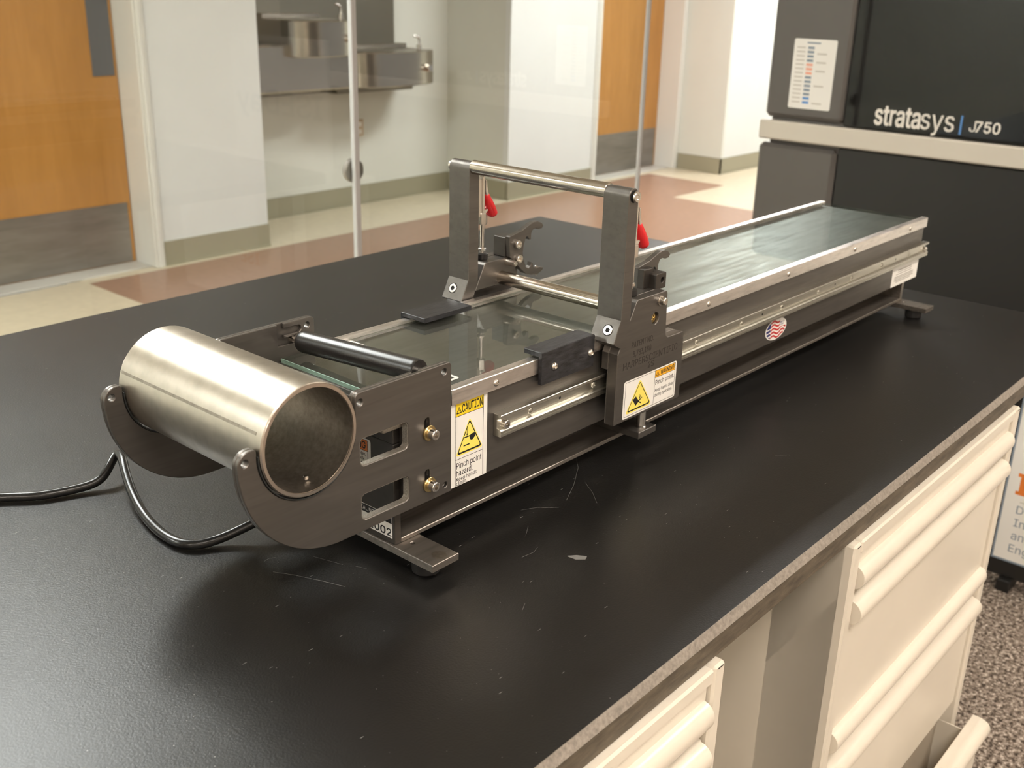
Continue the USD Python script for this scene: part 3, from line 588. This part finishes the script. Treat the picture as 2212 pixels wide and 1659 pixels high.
for s, y in ((1, .7155), (-1, 1.0080)):
    I = lambda d: y+s*d
    def pl(poly, a, b_, bev=.0007): return plate(poly, min(I(a), I(b_)), max(I(a), I(b_)), 'y', bev)
    sp = part(cg, 'side_plate', [pl(SPh, 0, .0140), pl(mid_, .0140, .0245), pl(up_, .0140, .0365)]+([pl(SP.intersection(sbox(0, .07, 2, .149)), .0140, .0155)]), 'anodised', label='side plate engraved with patent lines and a warning label' if s == 1 else None)
    ps = part(cg, 'post', pl(post, -.0012, .0365, .0008), 'anodised', smooth=25)
    d = np.array([-.906, 0, .423]); q = np.array([1.0214, y+s*.0135, .2022])
    screw(ps, q-d*.0038, d, .0066, .0046, 'hex', hexr=.0036); 
    part(ps, 'screw_recess', cyl(q-d*.0006, q+d*.0002, .0075, 28, .0001), 'black_hole')
    screw(ps, (1.0380, y-s*.0036, .3668), (0, -s, 0), .0066, .0034, 'hex', hexr=.0036)
    part(ps, 'screw_recess', cyl((1.0380, y-s*.0006, .3668), (1.0380, y-s*.0014, .3668), .0075, 28, .0001), 'black_hole')
    # hook arm with its block
    hp = [(1.1065,.2368),(1.1040,.2652),(1.1066,.2667),(1.1291,.2706),(1.1400,.2745),(1.1482,.2777),(1.1567,.2797),(1.1654,.2795),(1.1744,.2758),(1.1779,.2717),(1.1748,.2681),(1.1673,.2676),(1.1597,.2698),(1.1536,.2680),(1.1514,.2635),(1.1510,.2554),(1.1468,.2556),(1.1442,.2597),(1.1412,.2610),(1.1389,.2573),(1.1353,.2490),(1.1340,.2395),(1.1352,.2303),(1.1384,.2232),(1.1417,.2160),(1.1475,.2133),(1.1516,.2159),(1.1533,.2214),(1.1566,.2200),(1.1579,.2140),(1.1626,.2107),(1.1719,.2112),(1.1805,.2087),(1.1794,.2051),(1.1682,.2004),(1.1542,.2022),(1.1404,.2069),(1.1302,.2148),(1.1214,.2229)]
    dx, dz = (0, 0) if s == -1 else (.005, -.005)
    HP = Polygon([(a+dx, b_+dz) for a, b_ in hp]).buffer(.0006).buffer(-.0006)
    h0 = .0345 if s == 1 else .0350
    hk = part(cg, 'hook_arm', pl(HP, h0, h0+.0080, .0006), 'anodised', smooth=20)
    xx = 0.0 if s == -1 else .0185
    blk = Polygon([(1.1040+xx*.9, .2350+dz*.3), (1.1040+xx*.9, .2640+dz*1.9), (1.1285+xx*.8, .2640+dz*1.9), (1.1285+xx*.8, .2350+dz*.3)]).buffer(-.002).buffer(.002, quad_segs=4)
    if s == 1: blk = blk.difference(Point(1.1350, .2448).buffer(.0036))
    part(cg, 'hook_block', pl(blk, .0130, h0, .0006), 'anodised_dark', smooth=25)
    if s == 1: part(cg, 'hook_block', pl(sbox(1.108, .2350, 1.1300, .2600), .0240, h0, .0008), 'anodised_dark')
    for x, z in ((1.1200, .2532), (1.1230, .2316)): screw(hk, (x+dx, I(h0+.0080), z+dz), (0, s, 0), .0060, .0052, 'hex', name='hook_screw')
    part(hk, 'set_screw', [cyl((1.1690+dx, I(h0+.004), .1985+dz), (1.1690+dx, I(h0+.004), .2128+dz), .0022, 14, .0003)], 'steel_bright', smooth=40)
    # spring pin and recessed brass screw
    if s == 1:
        part(sp, 'pin_button', lathe((1.1134, y, .2245), (0, -1, 0), [(.0064, -.001), (.0064, .0016), (.0052, .0018), (.0050, .0078), (.0040, .0088)], 24), 'steel_bright', smooth=40)
        screw(sp, (1.1049, y+.0045, .2024), (0, -1, 0), .0070, .0020, 'cross', 'brass')
        part(sp, 'screw_well', plate(Point(1.1049, .2024).buffer(.0082), y+.0100, y+.0106, 'y', 0), 'anodised_dark')
    else:
        part(sp, 'pin_button', lathe((1.1060, I(.0355), .2290), (0, -1, 0), [(.0050, 0), (.0050, .0090), (.0042, .0100), (.0040, .0180), (.0030, .0192)], 24), 'steel_bright', smooth=40)
    # carriage runner inside the slide channel
    yr = YR if s == 1 else YL
    part(sp, 'runner', box(1.036, 1.170, min(yr-s*.0145, yr-s*.0125), max(yr-s*.0145, yr-s*.0125), .1240, .1335, .0005), 'zinc')
    # toggle clamp behind the post
    yc = y+s*.0190
    tc = part(cg, 'toggle_clamp', [box(1.0478, 1.0508, yc-.013, yc+.013, .2920, .3520, .0006), box(1.0508, 1.0700, yc-.0025, yc+.0025, .2960, .3480, .0006),
        lathe((1.0735, yc, .2850), (0, 0, 1), [(.0068, 0), (.0070, .0006), (.0070, .0150), (.0062, .0160)], 6),
        plate(Polygon([(1.0690, .3500), (1.0725, .3510), (1.0740, .3480), (1.0738, .3060), (1.0800, .3060), (1.0812, .3040), (1.0760, .2985), (1.0700, .2985)]), yc-.0040, yc+.0040, 'y', .0006)], 'steel_bright', smooth=25, label='bright toggle clamp with a red grip')
    part(tc, 'plunger', [cyl((1.0735, yc, .2440), (1.0735, yc, .2900), .0030, 18), lathe((1.0735, yc, .2480), (0, 0, 1), [(.0056, 0), (.0058, .0004), (.0058, .0030), (.0052, .0034)], 6)], 'steel_bright', smooth=35)
    part(tc, 'rubber_tip', lathe((1.0735, yc, .2352), (0, 0, 1), [(.0070, 0), (.0082, .001), (.0082, .0080), (.0050, .0092)], 24), 'rubber', smooth=40)
    hb = [(1.0752, .3455), (1.0775, .3460), (1.0795, .3330), (1.0840, .3200), (1.0790, .3190), (1.0758, .3300)]
    part(tc, 'lever', plate(Polygon(hb), yc-.0045, yc+.0045, 'y', .0008), 'steel_bright')
    gp = np.array(spline([(1.0805, 0, .3235), (1.0835, 0, .3150), (1.0890, 0, .3050), (1.0925, 0, .2990)], 6)); gp[:, 1] = yc
    pts = []
    for i, p in enumerate(gp):
        t = i/(len(gp)-1); r = .0045+.0027*math.sin(min(t*1.15, 1)*math.pi*.62)
        pts.append(trimesh.creation.icosphere(2, r).vertices*[1, 1.25, 1]+p)
    gm = [m3.Manifold.hull_points(np.vstack([pts[i], pts[i+1]]).astype(np.float64)) for i in range(len(pts)-1)]
    u_ = gm[0]
    for q2 in gm[1:]: u_ = u_+q2
    part(tc, 'red_grip', u_, 'grip_red', smooth=50, label='red dipped grip')
part(cg, 'handle_bar', cyl((1.0380, .7505, .3690), (1.0380, .9730, .3690), .0094, 40, .0006), 'steel_bar', smooth=40, label='polished round handle bar')
part(cg, 'cross_bar', cyl((1.0960, .7505, .2080), (1.0960, .9730, .2080), .0096, 40, .0006), 'steel_bar', smooth=40, label='lower polished cross bar')
spf = Face((0, .7155, 0), (1, 0, 0), (0, 0, 1)); sp0 = '/World/sliding_carriage/side_plate'
wlb = part(sp0, 'warning_label', spf.shape(rr(1.0445, 1.1650, .0792, .1308, .0035), 0, T), 'label_white', label='white and amber warning label reading pinch point')
for q_ in [spf.text('PATENT NO.', 1.0560, .1735, .0078, 0, width=.0480, t=.0002), spf.text('8,783,180', 1.0600, .1610, .0078, 0, width=.0400, t=.0002), spf.text('HARPERSCIENTIFIC', 1.0400, .1475, .0092, 0, width=.1230, t=.0002), spf.text('2S', 1.0960, .1375, .0082, 0, t=.0002)]: part(sp0, 'engraved_lettering', q_, 'engraved_dark', label='engraved patent and maker lettering')
part(sp0, 'printed_header', spf.shape(sbox(1.1145, .1190, 1.1605, .1290), T, .0001), 'ink_amber')
part(sp0, 'printed_frame', spf.shape(unary_union([rr(1.0478, 1.1618, .0815, .1290, .001).difference(rr(1.0483, 1.1613, .0820, .1285, .001)), line([(1.1140, .0815), (1.1140, .1290)], .0005), line([(1.1140, .1190), (1.1618, .1190)], .0005)]), T, .00012), 'ink_black')
for q_ in [spf.text('WARNING', 1.1270, .1210, .0058, T+.0001, width=.0320, bold=True, t=.0001), spf.text('Pinch point.', 1.1160, .1085, .0066, T, width=.0435, t=.0001), spf.text('Keep hands clear', 1.1160, .0985, .0045, T, width=.0440, t=.0001), spf.text('during operation.', 1.1160, .0915, .0045, T, width=.0415, t=.0001)]: part(sp0, 'printed_lettering', q_, 'ink_black')
part(sp0, 'printed_triangle', spf.shape(tri(1.0800, .0845, .0590, .0420, .0025), T, .0001), 'ink_yellow_pale')
part(sp0, 'printed_pictogram', spf.shape(unary_union([tri(1.0800, .0865, .0530, .0370, .002).difference(tri(1.0800, .0883, .0480, .0335, .0016)), Polygon([(1.0655, .1010), (1.0725, .1045), (1.0800, .0960), (1.0730, .0915)]), line([(1.0790, .0960), (1.0865, .1000)], .0014), line([(1.0790, .0960), (1.0835, .1040)], .0011), line([(1.0790, .0955), (1.0850, .0925)], .0016), line([(1.0805, .0905), (1.0805, .1050)], .0006), tri(1.1200, .1208, .0075, .0062, .0005).difference(tri(1.1200, .1216, .0050, .0042, .0003))]), T+.0001, .00012), 'ink_black')

# ================================================================== the printer, its sign, the fountain
PX = 3.6
pr = thing('large_printer', 'tall charcoal and black printing machine with pale band and lettering beyond the bench end', 'printer', (4.2, .9, ZF))
pz = -.86
part(pr, 'cabinet_body', box(PX+.03, 4.85, -.20, 1.917, pz, .72, .01), 'printer_grey')
part(pr, 'upper_side_column', box(PX+.004, PX+.05, 1.6329, 1.9322, 0.1648, .72, .014), 'printer_grey')
part(pr, 'lower_side_column', box(PX+.004, PX+.05, 1.6405, 1.9443, pz, 0.0706, .014), 'printer_grey')
part(pr, 'window', box(PX+.010, PX+.04, -.18, 1.6299, 0.1572, .72, .004), 'printer_gloss', label='glossy black front window')
part(pr, 'front_panel', box(PX+.020, PX+.04, -.18, 1.6375, pz, 0.0805, .003), 'printer_black')
part(pr, 'band', box(PX-.006, PX+.05, -.20, 1.9428, 0.0858, 0.1527, .005), 'printer_band', label='pale horizontal band')
for x in (PX+.12, 4.75):
    for y in (-.1, .9, 1.8): part(pr, 'leg', cyl((x, y, ZF), (x, y, pz), .03, 20), 'printer_black')
pf = Face((PX+.010, 0, 0), (0, -1, 0), (0, 0, 1))
for t_, x_, z_, h_, w_, b_ in (('strata', -1.519, 0.177, 0.0646, 0.158, True), ('sys', -1.3595, 0.177, 0.0646, 0.1094, False), ('J', -1.2008, 0.1838, 0.0334, None, False), ('750', -1.1818, 0.1838, 0.0334, 0.0775, True)):
    part(pr, 'lettering', pf.text(t_, x_, z_, h_, 0, width=w_, bold=b_, t=.003), 'label_cream', label='raised pale lettering on the window')
part(pr, 'blue_bar', pf.shape(sbox(-1.2311, 0.1701, -1.2251, 0.2301), 0, .002), 'ink_blue')
cf = Face((PX+.004, 0, 0), (0, -1, 0), (0, 0, 1))
ls = part(pr, 'list_label', cf.shape(rr(-1.8425, -1.683, 0.2028, 0.4382, .006), 0, .0006), 'label_white', label='white list label with rows of grey, orange and blue print')
def row(a, b_, z, h, m): part(ls, 'print_row', cf.shape(sbox(a, z-h, b_, z+h), .0006, .0001), m)
for i in range(14):
    z = 0.4094-i*0.0142
    row(-1.8304, -1.7985, z, .0024, 'ink_pale')
    row(-1.7894, -1.7651, z, .0042, 'ink_salmon' if 4 <= i <= 6 else 'ink_blue' if i >= 12 else 'ink_slate')
for z in (0.3904, 0.3615, 0.3327, 0.2825, 0.2233): row(-1.7529, -1.7165, z, .0028, 'ink_pale')
row(-1.7939, -1.7438, 0.4256, .0026, 'ink_slate')
SX_ = 2.8
sg = thing('sign_board', 'tall white sign board with orange and grey lettering on a black stand beside the bench', 'sign', (SX_, .40, ZF))
part(sg, 'board', box(SX_, SX_+.012, .04, .677, -.828, -.22, .0015), 'label_white')
part(sg, 'edge_strip', box(SX_-.0015, SX_+.0135, .6755, .680, -.828, -.22, .0005), 'ink_slate'); part(sg, 'edge_strip', box(SX_-.0015, SX_+.0135, .036, .680, -.832, -.8275, .0005), 'ink_slate')
part(sg, 'stand_bar', box(SX_+.002, SX_+.05, .03, .70, -.880, -.832, .003), 'printer_black')
for y in (.615, .09): part(sg, 'stand_foot', box(SX_-.02, SX_+.30, y, y+.035, ZF, -.880, .003), 'printer_black')
sf = Face((SX_, 0, 0), (0, -1, 0), (0, 0, 1))
for t_, z in (('Department of', -0.6878), ('Industrial', -0.7256), ('and Systems', -0.7634), ('Engineering', -0.8012)): part(sg, 'lettering', sf.text(t_, -.641, z, .0225, 0, t=.0002), 'ink_slate')
part(sg, 'orange_lettering', sf.text('SE', -.612, -0.6346, .0610, 0, bold=True, t=.0002), 'ink_orange')
part(sg, 'orange_lettering', sf.shape(unary_union([sbox(-.6455, -0.6346, -.6305, -0.6346+.061), sbox(-.6530, -0.6346, -.6230, -0.6346+.010), sbox(-.6530, -0.6346+.051, -.6230, -0.6346+.061)]), 0, .0002), 'ink_orange')
part(sg, 'divider_line', sf.shape(sbox(-.6365, -0.6553, -.16, -0.6529), 0, .0002), 'ink_pale')
tbx = thing('side_table', 'white side table in front of the printing machine, seen only mirrored in the glass', 'table', (3.2, .1, ZF))
part(tbx, 'table_top', box(2.98, 3.45, -.75, .72, -.325, -.295, .003), 'white_gloss')
for x in (3.02, 3.41):
    for y in (-.70, .67): part(tbx, 'leg', box(x-.02, x+.02, y-.02, y+.02, ZF, -.325), 'white_gloss')
ev = thing('event_sign', 'white tilted event sign with grey lettering, seen only mirrored in the glass', 'sign', (3.2, .35, -.295))
part(ev, 'board', box(3.19, 3.21, -.03, .70, -.295, .335, .002), 'label_white')
part(ev, 'lettering', Face((3.19, 0, 0), (0, -1, 0), (0, 0, 1)).text('ISEDay', -.66, -.02, .105, 0, width=.66, bold=True, t=.0005), 'ink_slate')

fo = thing('drinking_fountain', 'stainless two-level drinking fountain mounted in the corridor alcove', 'drinking fountain', (4.75, 5.6, -.1))
part(fo, 'back_panel', box(3.80, 5.345, 5.785, 5.809, -.128, 1.05, .003), 'fountain_dark')
part(fo, 'apron', box(3.80, 4.66, 5.44, 5.785, -.070, .212, .012), 'fountain_steel')
def bowl(cx, hw, yf, z0, z1):
    P = [(cx-hw, 5.785), (cx-hw, yf+.12)]+[(cx-hw+hw*(1-math.cos(t)), yf+.12-.12*math.sin(t)) for t in np.linspace(0, math.pi, 30)][1:-1]+[(cx+hw, yf+.12), (cx+hw, 5.785)]
    return plate(Polygon(P).buffer(0), z0, z1, 'z', .006)
for cx, hw, yf, z0, z1 in ((4.395, .245, 5.30, .140, .352), (5.055, .345, 5.36, -.070, .150)):
    b_ = part(fo, 'basin', bowl(cx, hw, yf, z0, z1), 'fountain_steel', smooth=30)
    part(b_, 'bowl_recess', plate(Polygon([(cx+(hw-.04)*math.cos(t), yf+.24+.15*math.sin(t)) for t in np.linspace(0, 2*math.pi, 40)[:-1]]), z1-.0002, z1+.002, 'z', .001), 'fountain_dark')
    part(b_, 'push_button', [cyl((cx+hw*.62, yf+.03, (z0+z1)/2), (cx+hw*.62, yf-.012, (z0+z1)/2), .024, 28, .004)], 'steel_bright', smooth=40)
    bx = cx+hw*.70
    part(b_, 'bubbler', [cyl((bx, yf+.13, z1), (bx, yf+.13, z1+.035), .016, 20, .003), tube(spline([(bx, yf+.13, z1+.03), (bx, yf+.13, z1+.07), (bx-.015, yf+.13, z1+.085), (bx-.04, yf+.135, z1+.09)], 6), .008, 12)], 'steel_bright', smooth=40)
    part(b_, 'rear_ledge', box(cx-hw+.02, cx+hw-.02, 5.70, 5.785, z1, z1+.03, .004), 'fountain_steel')
part(fo, 'bracket', box(4.66, 5.345, 5.60, 5.785, -.120, -.070, .004), 'fountain_dark')
ou = thing('wall_outlet', 'ivory wall outlet low on the alcove wall below the drinking fountain', 'outlet', (5.02, 5.805, -.38))
part(ou, 'cover_plate', box(4.985, 5.057, 5.803, 5.8099, -.440, -.325, .002), 'outlet_ivory')
part(ou, 'socket', [box(5.002, 5.040, 5.8005, 5.803, z-.016, z+.016, .001) for z in (-.357, -.408)], 'label_cream')
